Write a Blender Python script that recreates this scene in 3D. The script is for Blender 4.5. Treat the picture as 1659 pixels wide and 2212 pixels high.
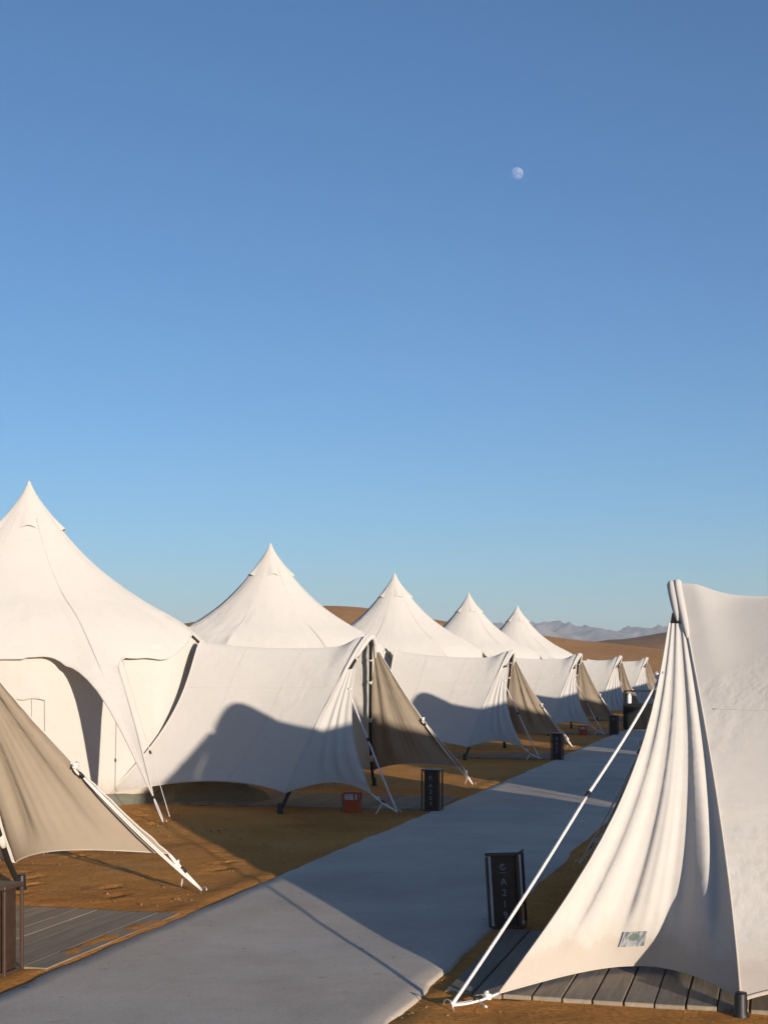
import bpy, math, random
import numpy as np
from mathutils import Vector, Matrix

# ---------------------------------------------------------------- clear
for o in list(bpy.data.objects):
    bpy.data.objects.remove(o, do_unlink=True)
SC = bpy.context.scene
COL = SC.collection
rad = math.radians

# ---------------------------------------------------------------- camera
cam = bpy.data.cameras.new('camera')
camo = bpy.data.objects.new('camera', cam)
COL.objects.link(camo)
camo.location = (0, 0, 1.65)
camo.rotation_euler = (rad(90), 0, 0)
cam.sensor_fit = 'VERTICAL'
cam.sensor_height = 36.0
cam.sensor_width = 27.0
cam.lens = 50.0
cam.shift_y = 0.1523
cam.clip_start = 0.05
cam.clip_end = 30000
SC.camera = camo

# ---------------------------------------------------------------- light
SUN_AZ = rad(26.5)      # light travels this far left of straight ahead
SUN_EL = rad(6.9)
SUN_STRENGTH = 4.7
SKY_STRENGTH = 0.093
w = bpy.data.worlds.new('World')
SC.world = w
w.use_nodes = True
nt = w.node_tree
sky = nt.nodes.new('ShaderNodeTexSky')
sky.sky_type = 'NISHITA'
sky.sun_disc = False
sky.sun_elevation = SUN_EL
sky.sun_rotation = math.pi - SUN_AZ
sky.altitude = 0
sky.air_density = 0.8
sky.dust_density = 0.45
sky.ozone_density = 3.6
bg = nt.nodes['Background']
nt.links.new(sky.outputs[0], bg.inputs[0])
bg.inputs[1].default_value = SKY_STRENGTH
sun = bpy.data.lights.new('sun', 'SUN')
sun.energy = SUN_STRENGTH
sun.angle = rad(0.5)
sun.color = (1.0, 0.86, 0.71)
suno = bpy.data.objects.new('sun', sun)
COL.objects.link(suno)
_d = Vector((-math.sin(SUN_AZ) * math.cos(SUN_EL), math.cos(SUN_AZ) * math.cos(SUN_EL), -math.sin(SUN_EL)))
suno.rotation_euler = _d.to_track_quat('-Z', 'Y').to_euler()
suno.location = (10, -20, 10)
vs = SC.view_settings
vs.view_transform = 'Standard'
vs.look = 'None'
vs.exposure = 0.80
vs.gamma = 1.0
vs.use_curve_mapping = False
SC.cycles.use_denoising = True
SC.cycles.max_bounces = 6
SC.cycles.transparent_max_bounces = 12

# ---------------------------------------------------------------- frame of the camp
ROW = np.array((0.2625, 0.9649))       # along the path, away from the camera
PRP = np.array((0.9649, -0.2625))      # to the right of the path
def RP(row, prp, z=0.0):
    v = ROW * row + PRP * prp
    return np.array((v[0], v[1], z))

F, CX, YH, CH = 3072.0, 829.5, 1443.0, 1.65
def up(px, py, d):                     # a far point from its bearing and distance
    return ((px - CX) / F * d, d, CH + (YH - py) / F * d)

# ---------------------------------------------------------------- materials
MATS = {}
def newmat(name):
    m = bpy.data.materials.new(name)
    m.use_nodes = True
    t = m.node_tree
    for n in list(t.nodes):
        t.nodes.remove(n)
    out = t.nodes.new('ShaderNodeOutputMaterial')
    MATS[name] = m
    return m, t, out

def N(t, typ, **kw):
    n = t.nodes.new(typ)
    for k, v in kw.items():
        if k in n.inputs.keys():
            n.inputs[k].default_value = v
        else:
            setattr(n, k, v)
    return n

def ramp(t, src, stops):
    r = t.nodes.new('ShaderNodeValToRGB')
    els = r.color_ramp.elements
    while len(els) > 1:
        els.remove(els[-1])
    els[0].position = stops[0][0]; els[0].color = (*stops[0][1], 1)
    for p, c in stops[1:]:
        e = els.new(p); e.color = (*c, 1)
    t.links.new(src, r.inputs[0])
    return r

def principled(t, out, color=None, rough=0.7, spec=0.3, metal=0.0):
    p = t.nodes.new('ShaderNodeBsdfPrincipled')
    if color is not None:
        p.inputs['Base Color'].default_value = (*color, 1)
    p.inputs['Roughness'].default_value = rough
    p.inputs['Specular IOR Level'].default_value = spec
    p.inputs['Metallic'].default_value = metal
    t.links.new(p.outputs[0], out.inputs[0])
    return p

def coords(t, scale=(1, 1, 1), obj=True):
    c = t.nodes.new('ShaderNodeTexCoord')
    m = t.nodes.new('ShaderNodeMapping')
    m.inputs['Scale'].default_value = scale
    t.links.new(c.outputs['Object' if obj else 'UV'], m.inputs[0])
    return m.outputs[0]

def fabric(name, c1, c2, trans=0.18, bump=0.21):
    m, t, out = newmat(name)
    co = coords(t)
    big = N(t, 'ShaderNodeTexNoise', Scale=0.9, Detail=5.0, Roughness=0.6)
    t.links.new(co, big.inputs['Vector'])
    cr = ramp(t, big.outputs['Fac'], [(0.3, c1), (0.7, c2)])
    st = N(t, 'ShaderNodeTexNoise', Scale=14.0, Detail=6.0, Roughness=0.7)
    t.links.new(co, st.inputs['Vector'])
    sr = ramp(t, st.outputs['Fac'], [(0.30, (0.94, 0.93, 0.91)), (0.5, (1, 1, 1))])
    mx = N(t, 'ShaderNodeMix', data_type='RGBA', blend_type='MULTIPLY')
    mx.inputs[0].default_value = 0.6
    t.links.new(cr.outputs[0], mx.inputs[6]); t.links.new(sr.outputs[0], mx.inputs[7])
    # dust caught in the lower hems, in uneven tide marks
    sp = t.nodes.new('ShaderNodeSeparateXYZ'); t.links.new(co, sp.inputs[0])
    dn = N(t, 'ShaderNodeTexNoise', Scale=4.0, Detail=6.0, Roughness=0.7)
    t.links.new(co, dn.inputs['Vector'])
    da = N(t, 'ShaderNodeMath', operation='MULTIPLY_ADD'); da.inputs[1].default_value = -0.34
    t.links.new(dn.outputs['Fac'], da.inputs[0]); t.links.new(sp.outputs[2], da.inputs[2])
    dr = ramp(t, da.outputs[0], [(0.0, (0.32, 0.32, 0.32)), (0.06, (0.12, 0.12, 0.12)), (0.16, (0, 0, 0))])
    dr.color_ramp.interpolation = 'EASE'
    ds_ = N(t, 'ShaderNodeMix', data_type='RGBA')
    t.links.new(dr.outputs[0], ds_.inputs[0]); t.links.new(mx.outputs[2], ds_.inputs[6]); ds_.inputs[7].default_value = (0.42, 0.30, 0.18, 1)
    mx = ds_
    # creases: patches of thin folds in two directions, and the weave
    nrm = None
    for (sc, rot, dist, st_, sd) in (((0.6, 0.6, 7.0), 0.6, 0.030, 0.6, 0), ((7.0, 7.0, 0.5), -0.45, 0.022, 0.6, 7)):
        c_ = t.nodes.new('ShaderNodeTexCoord'); m_ = t.nodes.new('ShaderNodeMapping')
        m_.inputs['Scale'].default_value = sc; m_.inputs['Rotation'].default_value = (rot, rot * .7, rot * .4); m_.inputs['Location'].default_value = (sd, sd, sd)
        t.links.new(c_.outputs['Object'], m_.inputs[0])
        n_ = N(t, 'ShaderNodeTexNoise', Scale=1.1, Detail=3.0, Roughness=0.5, Distortion=0.0)
        t.links.new(m_.outputs[0], n_.inputs['Vector'])
        h_ = ramp(t, n_.outputs['Fac'], [(0.25, (0, 0, 0)), (0.75, (1, 1, 1))])
        k_ = N(t, 'ShaderNodeTexNoise', Scale=0.8, Detail=1.0)
        m2_ = t.nodes.new('ShaderNodeMapping'); m2_.inputs['Location'].default_value = (sd * 3 + 5, 2, sd); t.links.new(c_.outputs['Object'], m2_.inputs[0]); t.links.new(m2_.outputs[0], k_.inputs['Vector'])
        kr = ramp(t, k_.outputs['Fac'], [(0.45, (0, 0, 0)), (0.66, (1, 1, 1))])
        mu_ = N(t, 'ShaderNodeMath', operation='MULTIPLY'); t.links.new(h_.outputs[0], mu_.inputs[0]); t.links.new(kr.outputs[0], mu_.inputs[1])
        b_ = N(t, 'ShaderNodeBump', Strength=min(1.0, st_ * bump * 4), Distance=dist)
        t.links.new(mu_.outputs[0], b_.inputs['Height'])
        if nrm is not None: t.links.new(nrm, b_.inputs['Normal'])
        nrm = b_.outputs[0]
    fine = N(t, 'ShaderNodeTexNoise', Scale=220.0, Detail=2.0)
    t.links.new(co, fine.inputs['Vector'])
    b2 = N(t, 'ShaderNodeBump', Strength=0.15, Distance=0.0015)
    t.links.new(fine.outputs['Fac'], b2.inputs['Height'])
    t.links.new(nrm, b2.inputs['Normal'])
    d = t.nodes.new('ShaderNodeBsdfDiffuse'); d.inputs['Roughness'].default_value = 0.6
    tr = t.nodes.new('ShaderNodeBsdfTranslucent')
    t.links.new(mx.outputs[2], d.inputs[0])
    tm = N(t, 'ShaderNodeMix', data_type='RGBA', blend_type='MULTIPLY')
    tm.inputs[0].default_value = 1.0
    tm.inputs[7].default_value = (1.0, 0.90, 0.74, 1)
    t.links.new(mx.outputs[2], tm.inputs[6])
    t.links.new(tm.outputs[2], tr.inputs[0])
    t.links.new(b2.outputs[0], d.inputs['Normal'])
    ms = t.nodes.new('ShaderNodeMixShader'); ms.inputs[0].default_value = trans
    t.links.new(d.outputs[0], ms.inputs[1]); t.links.new(tr.outputs[0], ms.inputs[2])
    t.links.new(ms.outputs[0], out.inputs[0])
    return m

fabric('canvas', (0.60, 0.58, 0.55), (0.62, 0.60, 0.57))
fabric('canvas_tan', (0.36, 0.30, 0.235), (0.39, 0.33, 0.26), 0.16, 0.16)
fabric('canvas_wall', (0.59, 0.565, 0.53), (0.62, 0.595, 0.56), 0.15, 0.25)
fabric('canvas_hem', (0.55, 0.525, 0.49), (0.60, 0.575, 0.54), 0.1, 0.1)
fabric('canvas_seam', (0.56, 0.54, 0.505), (0.60, 0.575, 0.54), 0.1, 0.1)
fabric('tarp_green', (0.055, 0.10, 0.10), (0.08, 0.135, 0.125), 0.05, 0.8)
fabric('tarp_grey', (0.13, 0.125, 0.09), (0.19, 0.18, 0.135), 0.05, 0.9)

def make_sand():
    m, t, out = newmat('sand')
    co = coords(t)
    n1 = N(t, 'ShaderNodeTexNoise', Scale=0.7, Detail=6.0, Roughness=0.65)
    n2 = N(t, 'ShaderNodeTexNoise', Scale=34.0, Detail=5.0, Roughness=0.75)
    n3 = N(t, 'ShaderNodeTexNoise', Scale=130.0, Detail=3.0, Roughness=0.7)
    for n in (n1, n2, n3):
        t.links.new(co, n.inputs['Vector'])
    c1 = ramp(t, n1.outputs['Fac'], [(0.30, (0.56, 0.245, 0.06)), (0.55, (0.65, 0.295, 0.075)), (0.75, (0.67, 0.345, 0.11))])
    c2 = ramp(t, n2.outputs['Fac'], [(0.32, (0.50, 0.45, 0.38)), (0.50, (0.95, 0.93, 0.9)), (0.70, (1.18, 1.16, 1.12))])
    mx = N(t, 'ShaderNodeMix', data_type='RGBA', blend_type='MULTIPLY'); mx.inputs[0].default_value = 0.85
    t.links.new(c1.outputs[0], mx.inputs[6]); t.links.new(c2.outputs[0], mx.inputs[7])
    n6 = N(t, 'ShaderNodeTexNoise', Scale=0.35, Detail=7.0, Roughness=0.7, Distortion=0.5)
    t.links.new(co, n6.inputs['Vector'])
    r6 = ramp(t, n6.outputs['Fac'], [(0.35, (0.72, 0.70, 0.70)), (0.48, (1, 1, 1)), (0.60, (1.0, 1.0, 1.0)), (0.68, (0.98, 1.12, 1.5))])
    mp6 = N(t, 'ShaderNodeMix', data_type='RGBA', blend_type='MULTIPLY'); mp6.inputs[0].default_value = 0.9
    t.links.new(mx.outputs[2], mp6.inputs[6]); t.links.new(r6.outputs[0], mp6.inputs[7]); mx = mp6
    # scattered pale pebbles
    vo = N(t, 'ShaderNodeTexVoronoi', Scale=16.0)
    t.links.new(co, vo.inputs['Vector'])
    pr = ramp(t, vo.outputs['Distance'], [(0.07, (1, 1, 1)), (0.11, (0, 0, 0))])
    p2 = N(t, 'ShaderNodeMix', data_type='RGBA'); 
    pm = N(t, 'ShaderNodeMath', operation='MULTIPLY'); pm.inputs[1].default_value = 0.5
    t.links.new(pr.outputs[0], pm.inputs[0])
    t.links.new(pm.outputs[0], p2.inputs[0])
    t.links.new(mx.outputs[2], p2.inputs[6]); p2.inputs[7].default_value = (0.55, 0.42, 0.28, 1)
    p = principled(t, out, None, 0.95, 0.1)
    t.links.new(p2.outputs[2], p.inputs['Base Color'])
    b0 = N(t, 'ShaderNodeBump', Strength=0.7, Distance=0.05)
    n4 = N(t, 'ShaderNodeTexNoise', Scale=5.0, Detail=4.0, Roughness=0.6)
    t.links.new(co, n4.inputs['Vector'])
    t.links.new(n4.outputs['Fac'], b0.inputs['Height'])
    b = N(t, 'ShaderNodeBump', Strength=0.9, Distance=0.02)
    t.links.new(n2.outputs['Fac'], b.inputs['Height'])
    t.links.new(b0.outputs[0], b.inputs['Normal'])
    b2 = N(t, 'ShaderNodeBump', Strength=0.8, Distance=0.006)
    t.links.new(n3.outputs['Fac'], b2.inputs['Height'])
    t.links.new(b.outputs[0], b2.inputs['Normal'])
    t.links.new(b2.outputs[0], p.inputs['Normal'])
make_sand()

def make_dune_mat(name, cols, sc=0.05):
    m, t, out = newmat(name)
    co = coords(t)
    n1 = N(t, 'ShaderNodeTexNoise', Scale=sc, Detail=9.0, Roughness=0.68)
    t.links.new(co, n1.inputs['Vector'])
    c1 = ramp(t, n1.outputs['Fac'], cols)
    n2 = N(t, 'ShaderNodeTexNoise', Scale=1.3, Detail=6.0, Roughness=0.7)
    t.links.new(co, n2.inputs['Vector'])
    c2 = ramp(t, n2.outputs['Fac'], [(0.36, (0.72, 0.72, 0.72)), (0.55, (1, 1, 1))])
    mx = N(t, 'ShaderNodeMix', data_type='RGBA', blend_type='MULTIPLY'); mx.inputs[0].default_value = 0.8
    t.links.new(c1.outputs[0], mx.inputs[6]); t.links.new(c2.outputs[0], mx.inputs[7])
    p = principled(t, out, None, 0.95, 0.1)
    t.links.new(mx.outputs[2], p.inputs['Base Color'])
    b = N(t, 'ShaderNodeBump', Strength=0.5, Distance=0.4)
    t.links.new(n2.outputs['Fac'], b.inputs['Height'])
    t.links.new(b.outputs[0], p.inputs['Normal'])
make_dune_mat('dune_sand', [(0.3, (0.46, 0.225, 0.075)), (0.5, (0.54, 0.27, 0.095)), (0.7, (0.60, 0.31, 0.115))])
make_dune_mat('dune_shaded', [(0.3, (0.25, 0.13, 0.05)), (0.5, (0.34, 0.18, 0.07)), (0.7, (0.42, 0.225, 0.09))], 0.08)  # rear dune: the shade on its slope put into darker sand colours
make_dune_mat('rock', [(0.3, (0.13, 0.105, 0.10)), (0.5, (0.20, 0.165, 0.155)), (0.7, (0.28, 0.235, 0.215))], 0.012)

def make_path():
    m, t, out = newmat('path_concrete')
    co = coords(t)
    n1 = N(t, 'ShaderNodeTexNoise', Scale=0.8, Detail=8.0, Roughness=0.7)
    n2 = N(t, 'ShaderNodeTexNoise', Scale=60.0, Detail=4.0, Roughness=0.7)
    n3 = N(t, 'ShaderNodeTexNoise', Scale=9.0, Detail=6.0, Roughness=0.75)
    for n in (n1, n2, n3):
        t.links.new(co, n.inputs['Vector'])
    c1 = ramp(t, n1.outputs['Fac'], [(0.3, (0.46, 0.395, 0.32)), (0.5, (0.55, 0.48, 0.395)), (0.7, (0.63, 0.56, 0.475))])
    c2 = ramp(t, n2.outputs['Fac'], [(0.35, (0.90, 0.90, 0.90)), (0.55, (1.03, 1.03, 1.03))])
    mx = N(t, 'ShaderNodeMix', data_type='RGBA', blend_type='MULTIPLY'); mx.inputs[0].default_value = 0.9
    t.links.new(c1.outputs[0], mx.inputs[6]); t.links.new(c2.outputs[0], mx.inputs[7])
    # sand blown on in specks and smears (long across the path)
    cs = coords(t, (1.1, 3.2, 1))
    n5 = N(t, 'ShaderNodeTexNoise', Scale=2.6, Detail=7.0, Roughness=0.8)
    t.links.new(cs, n5.inputs['Vector'])
    r5 = ramp(t, n5.outputs['Fac'], [(0.61, (0, 0, 0)), (0.68, (1, 1, 1))])
    p2 = N(t, 'ShaderNodeMix', data_type='RGBA')
    pm = N(t, 'ShaderNodeMath', operation='MULTIPLY'); pm.inputs[1].default_value = 0.8
    t.links.new(r5.outputs[0], pm.inputs[0]); t.links.new(pm.outputs[0], p2.inputs[0])
    t.links.new(mx.outputs[2], p2.inputs[6]); p2.inputs[7].default_value = (0.40, 0.29, 0.16, 1)
    # dark pits
    r6 = ramp(t, n3.outputs['Fac'], [(0.32, (0.35, 0.33, 0.30)), (0.37, (1, 1, 1))])
    m3 = N(t, 'ShaderNodeMix', data_type='RGBA', blend_type='MULTIPLY'); m3.inputs[0].default_value = 0.7
    t.links.new(p2.outputs[2], m3.inputs[6]); t.links.new(r6.outputs[0], m3.inputs[7])
    # sand drifted over the margins (U runs across the path)
    uv = t.nodes.new('ShaderNodeTexCoord')
    sx = t.nodes.new('ShaderNodeSeparateXYZ'); t.links.new(uv.outputs['UV'], sx.inputs[0])
    ab = N(t, 'ShaderNodeMath', operation='SUBTRACT'); ab.inputs[1].default_value = 0.5
    t.links.new(sx.outputs[0], ab.inputs[0])
    aa = N(t, 'ShaderNodeMath', operation='ABSOLUTE'); t.links.new(ab.outputs[0], aa.inputs[0])
    ad = N(t, 'ShaderNodeMath', operation='MULTIPLY_ADD'); ad.inputs[1].default_value = 0.22
    t.links.new(n3.outputs['Fac'], ad.inputs[0]); t.links.new(aa.outputs[0], ad.inputs[2])
    re = ramp(t, ad.outputs[0], [(0.585, (0, 0, 0)), (0.65, (1, 1, 1))])
    m4 = N(t, 'ShaderNodeMix', data_type='RGBA')
    t.links.new(re.outputs[0], m4.inputs[0]); t.links.new(m3.outputs[2], m4.inputs[6])
    m4.inputs[7].default_value = (0.40, 0.24, 0.10, 1)
    p = principled(t, out, None, 0.9, 0.15)
    t.links.new(m4.outputs[2], p.inputs['Base Color'])
    b = N(t, 'ShaderNodeBump', Strength=0.4, Distance=0.004)
    t.links.new(n2.outputs['Fac'], b.inputs['Height'])
    b1 = N(t, 'ShaderNodeBump', Strength=0.4, Distance=0.006)
    t.links.new(n3.outputs['Fac'], b1.inputs['Height']); t.links.new(b.outputs[0], b1.inputs['Normal'])
    t.links.new(b1.outputs[0], p.inputs['Normal'])
make_path()

def make_wood():
    m, t, out = newmat('deck_wood')
    oi = t.nodes.new('ShaderNodeObjectInfo')
    co = coords(t, (3.0, 40.0, 40.0))
    n1 = N(t, 'ShaderNodeTexNoise', Scale=1.0, Detail=6.0, Roughness=0.7)
    ad = N(t, 'ShaderNodeVectorMath', operation='ADD')
    t.links.new(co, ad.inputs[0]); 
    mu = N(t, 'ShaderNodeMath', operation='MULTIPLY'); mu.inputs[1].default_value = 57.0
    t.links.new(oi.outputs['Random'], mu.inputs[0]); t.links.new(mu.outputs[0], ad.inputs[1])
    t.links.new(ad.outputs[0], n1.inputs['Vector'])
    c1 = ramp(t, n1.outputs['Fac'], [(0.3, (0.20, 0.165, 0.125)), (0.55, (0.27, 0.225, 0.17)), (0.75, (0.32, 0.275, 0.215))])
    c2 = ramp(t, oi.outputs['Random'], [(0.0, (0.85, 0.84, 0.82)), (1.0, (1.12, 1.1, 1.08))])
    mx = N(t, 'ShaderNodeMix', data_type='RGBA', blend_type='MULTIPLY'); mx.inputs[0].default_value = 1
    t.links.new(c1.outputs[0], mx.inputs[6]); t.links.new(c2.outputs[0], mx.inputs[7])
    p = principled(t, out, None, 0.8, 0.25)
    t.links.new(mx.outputs[2], p.inputs['Base Color'])
    b = N(t, 'ShaderNodeBump', Strength=0.5, Distance=0.004)
    t.links.new(n1.outputs['Fac'], b.inputs['Height']); t.links.new(b.outputs[0], p.inputs['Normal'])
make_wood()

def simple(name, col, rough=0.6, spec=0.3, metal=0.0, var=0.2, sc=8.0, bump=0.0):
    m, t, out = newmat(name)
    co = coords(t)
    n = N(t, 'ShaderNodeTexNoise', Scale=sc, Detail=5.0, Roughness=0.65)
    t.links.new(co, n.inputs['Vector'])
    lo = tuple(c * (1 - var) for c in col); hi = tuple(min(1, c * (1 + var)) for c in col)
    r = ramp(t, n.outputs['Fac'], [(0.3, lo), (0.7, hi)])
    p = principled(t, out, None, rough, spec, metal)
    t.links.new(r.outputs[0], p.inputs['Base Color'])
    if bump:
        b = N(t, 'ShaderNodeBump', Strength=bump, Distance=0.01)
        t.links.new(n.outputs['Fac'], b.inputs['Height']); t.links.new(b.outputs[0], p.inputs['Normal'])
    return m
simple('bronze', (0.042, 0.024, 0.015), 0.5, 0.4, 0.0, 0.35, 14)
simple('bronze_post', (0.060, 0.034, 0.022), 0.4, 0.5, 0.0, 0.2, 14)
simple('pole_black', (0.018, 0.018, 0.019), 0.45, 0.4, 0.0, 0.2)
simple('black_plastic', (0.012, 0.012, 0.013), 0.5, 0.4)
simple('rope_white', (0.72, 0.68, 0.66), 0.9, 0.1, 0, 0.15, 60, 0.6)
simple('steel', (0.55, 0.55, 0.55), 0.35, 0.5, 0.9, 0.15)
simple('white_plastic', (0.75, 0.73, 0.70), 0.5, 0.4, 0, 0.05)
simple('red_paint', (0.40, 0.06, 0.015), 0.5, 0.4, 0, 0.2)
simple('letter_grey', (0.30, 0.31, 0.35), 0.6, 0.3, 0, 0.1)
simple('cabinet_black', (0.004, 0.005, 0.006), 0.6, 0.3, 0, 0.2)
simple('frost_panel', (0.42, 0.43, 0.44), 0.3, 0.5, 0, 0.5, 18)
simple('stone', (0.27, 0.165, 0.085), 0.9, 0.1, 0, 0.5, 30)
simple('joist', (0.05, 0.04, 0.03), 0.9, 0.1)

def make_patch():
    m, t, out = newmat('patch_print')
    co = coords(t, (1, 1, 1), False)
    wv = N(t, 'ShaderNodeTexNoise', Scale=3.2, Detail=3.0, Distortion=0.6)
    mp = t.nodes.new('ShaderNodeMapping'); mp.inputs['Scale'].default_value = (2.6, 0.55, 1)
    t.links.new(co, mp.inputs[0]); t.links.new(mp.outputs[0], wv.inputs['Vector'])
    r = ramp(t, wv.outputs['Fac'], [(0.38, (0.07, 0.09, 0.11)), (0.46, (0.15, 0.165, 0.18)), (0.56, (0.26, 0.265, 0.275))])
    gr = N(t, 'ShaderNodeTexGradient', gradient_type='SPHERICAL')
    m2 = t.nodes.new('ShaderNodeMapping'); m2.inputs['Location'].default_value = (-1.6, -1.9, 0); m2.inputs['Scale'].default_value = (3.2, 3.0, 1)
    t.links.new(co, m2.inputs[0]); t.links.new(m2.outputs[0], gr.inputs[0])
    g = ramp(t, gr.outputs[0], [(0.1, (0, 0, 0)), (0.35, (1, 1, 1))])
    mx = N(t, 'ShaderNodeMix', data_type='RGBA')
    t.links.new(g.outputs[0], mx.inputs[0]); t.links.new(r.outputs[0], mx.inputs[6]); mx.inputs[7].default_value = (0.075, 0.11, 0.095, 1)
    p = principled(t, out, None, 0.6, 0.3)
    t.links.new(mx.outputs[2], p.inputs['Base Color'])
make_patch()

def make_moon():
    m, t, out = newmat('moon_rock')
    co = coords(t)
    n = N(t, 'ShaderNodeTexNoise', Scale=0.05, Detail=4.0)
    t.links.new(co, n.inputs['Vector'])
    r = ramp(t, n.outputs['Fac'], [(0.38, (0.045, 0.045, 0.045)), (0.62, (0.14, 0.13, 0.12))])
    d = t.nodes.new('ShaderNodeBsdfDiffuse'); t.links.new(r.outputs[0], d.inputs[0])
    tr = t.nodes.new('ShaderNodeBsdfTransparent')
    ad = t.nodes.new('ShaderNodeAddShader')          # the sky's air lies in front of it
    t.links.new(d.outputs[0], ad.inputs[0]); t.links.new(tr.outputs[0], ad.inputs[1])
    ge = t.nodes.new('ShaderNodeNewGeometry')
    ms = t.nodes.new('ShaderNodeMixShader')
    tr2 = t.nodes.new('ShaderNodeBsdfTransparent')
    t.links.new(ge.outputs['Backfacing'], ms.inputs[0]); t.links.new(ad.outputs[0], ms.inputs[1]); t.links.new(tr2.outputs[0], ms.inputs[2])
    t.links.new(ms.outputs[0], out.inputs[0])
make_moon()

# ---------------------------------------------------------------- mesh helpers
def link(name, me, mat, parent=None, smooth=True):
    if mat is not None:
        me.materials.append(MATS[mat])
    if smooth and len(me.polygons):
        me.polygons.foreach_set('use_smooth', [True] * len(me.polygons))
    o = bpy.data.objects.new(name, me)
    COL.objects.link(o)
    if parent is not None:
        o.parent = parent
    return o

def tag(o, label=None, cat=None, group=None, kind=None):
    if label: o['label'] = label
    if cat: o['category'] = cat
    if group: o['group'] = group
    if kind: o['kind'] = kind
    return o

def empty(name, loc=(0, 0, 0), label=None, cat=None, group=None):
    o = bpy.data.objects.new(name, None)
    o.empty_display_size = 0.2
    o.location = loc
    COL.objects.link(o)
    return tag(o, label, cat, group)

def grid_mesh(P, closed_u=False, uv=True):
    """P[nu, nv, 3] -> mesh of quads"""
    nu, nv = P.shape[:2]
    idx = np.arange(nu * nv).reshape(nu, nv)
    if closed_u:
        idx = np.vstack([idx, idx[:1]])
    a = idx[:-1, :-1].ravel(); b = idx[1:, :-1].ravel(); c = idx[1:, 1:].ravel(); d = idx[:-1, 1:].ravel()
    faces = np.stack([a, b, c, d], 1)
    me = bpy.data.meshes.new('m')
    me.from_pydata(P.reshape(-1, 3).tolist(), [], faces.tolist())
    if uv:
        l = me.uv_layers.new(name='UVMap')
        U = np.repeat(np.linspace(0, 1, nu), nv); V = np.tile(np.linspace(0, 1, nv), nu)
        vi = np.empty(len(me.loops), dtype=np.int32); me.loops.foreach_get('vertex_index', vi)
        l.data.foreach_set('uv', np.stack([U[vi], V[vi]], 1).ravel())
    return me

class MB:
    """collects boxes, tubes and sheets into one mesh"""
    def __init__(s): s.v = []; s.f = []
    def add(s, vs, fs):
        o = len(s.v); s.v += [tuple(map(float, p)) for p in vs]; s.f += [tuple(i + o for i in f) for f in fs]; return s
    def box(s, c, e, M=None, bev=0.0):
        c = np.array(c, float); e = np.array(e, float) / 2
        b = min(bev, *(e * 0.45)) if bev else 0
        if not b:
            vs = [c + e * np.array((x, y, z)) for x in (-1, 1) for y in (-1, 1) for z in (-1, 1)]
            fs = [(0, 1, 3, 2), (4, 6, 7, 5), (0, 4, 5, 1), (2, 3, 7, 6), (0, 2, 6, 4), (1, 5, 7, 3)]
        else:
            vs = []; fs = []; ix = {}
            for sx in (-1, 1):
                for sy in (-1, 1):
                    for sz in (-1, 1):
                        for k in range(3):
                            p = np.array((sx, sy, sz)) * (e - b); p[k] = (sx, sy, sz)[k] * e[k]
                            ix[(sx, sy, sz, k)] = len(vs); vs.append(c + p)
            def q(k, sg):
                a, d = [i for i in range(3) if i != k]
                r = []
                for (s1, s2) in ((-1, -1), (1, -1), (1, 1), (-1, 1)):
                    t = [0, 0, 0]; t[k] = sg; t[a] = s1; t[d] = s2
                    r.append(ix[(*t, k)])
                return tuple(r)
            for k in range(3):
                for sg in (-1, 1): fs.append(q(k, sg))
            for k in range(3):
                a, d = [i for i in range(3) if i != k]
                for s1 in (-1, 1):
                    for s2 in (-1, 1):
                        def key(sk, f):
                            t = [0, 0, 0]; t[k] = sk; t[a] = s1; t[d] = s2; return ix[(*t, f)]
                        fs.append((key(-1, a), key(1, a), key(1, d), key(-1, d)))
            for sx in (-1, 1):
                for sy in (-1, 1):
                    for sz in (-1, 1):
                        fs.append(tuple(ix[(sx, sy, sz, k)] for k in range(3)))
        if M is not None:
            vs = [tuple((M @ Vector(p))) for p in vs]
        return s.add(vs, fs)
    def tube(s, pts, r, n=8, cap=True):
        pts = [np.array(p, float) for p in pts]; m = len(pts)
        rr = r if hasattr(r, '__len__') else [r] * m
        T = []
        for i in range(m):
            t = pts[min(i + 1, m - 1)] - pts[max(i - 1, 0)]
            T.append(t / (np.linalg.norm(t) + 1e-9))
        ref = np.array((0, 0, 1.0)) if abs(T[0][2]) < 0.9 else np.array((1.0, 0, 0))
        u = np.cross(T[0], ref); u /= np.linalg.norm(u)
        vs = []; fs = []
        for i in range(m):
            u = u - T[i] * np.dot(u, T[i]); u /= (np.linalg.norm(u) + 1e-9); w_ = np.cross(T[i], u)
            for k in range(n):
                a = 2 * math.pi * k / n
                vs.append(pts[i] + rr[i] * (math.cos(a) * u + math.sin(a) * w_))
        for i in range(m - 1):
            for k in range(n):
                fs.append((i * n + k, i * n + (k + 1) % n, (i + 1) * n + (k + 1) % n, (i + 1) * n + k))
        if cap:
            fs.append(tuple(range(n - 1, -1, -1))); fs.append(tuple((m - 1) * n + k for k in range(n)))
        return s.add(vs, fs)
    def lathe(s, prof, c=(0, 0, 0), n=16):
        vs = []; fs = []
        for (r, z) in prof:
            for k in range(n):
                a = 2 * math.pi * k / n
                vs.append((c[0] + r * math.cos(a), c[1] + r * math.sin(a), c[2] + z))
        for i in range(len(prof) - 1):
            for k in range(n):
                fs.append((i * n + k, i * n + (k + 1) % n, (i + 1) * n + (k + 1) % n, (i + 1) * n + k))
        fs.append(tuple(range(n - 1, -1, -1))); fs.append(tuple((len(prof) - 1) * n + k for k in range(n)))
        return s.add(vs, fs)
    def mesh(s):
        me = bpy.data.meshes.new('m'); me.from_pydata(s.v, [], s.f); return me
    def build(s, name, mat, parent=None, smooth=False):
        return link(name, s.mesh(), mat, parent, smooth)

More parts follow.
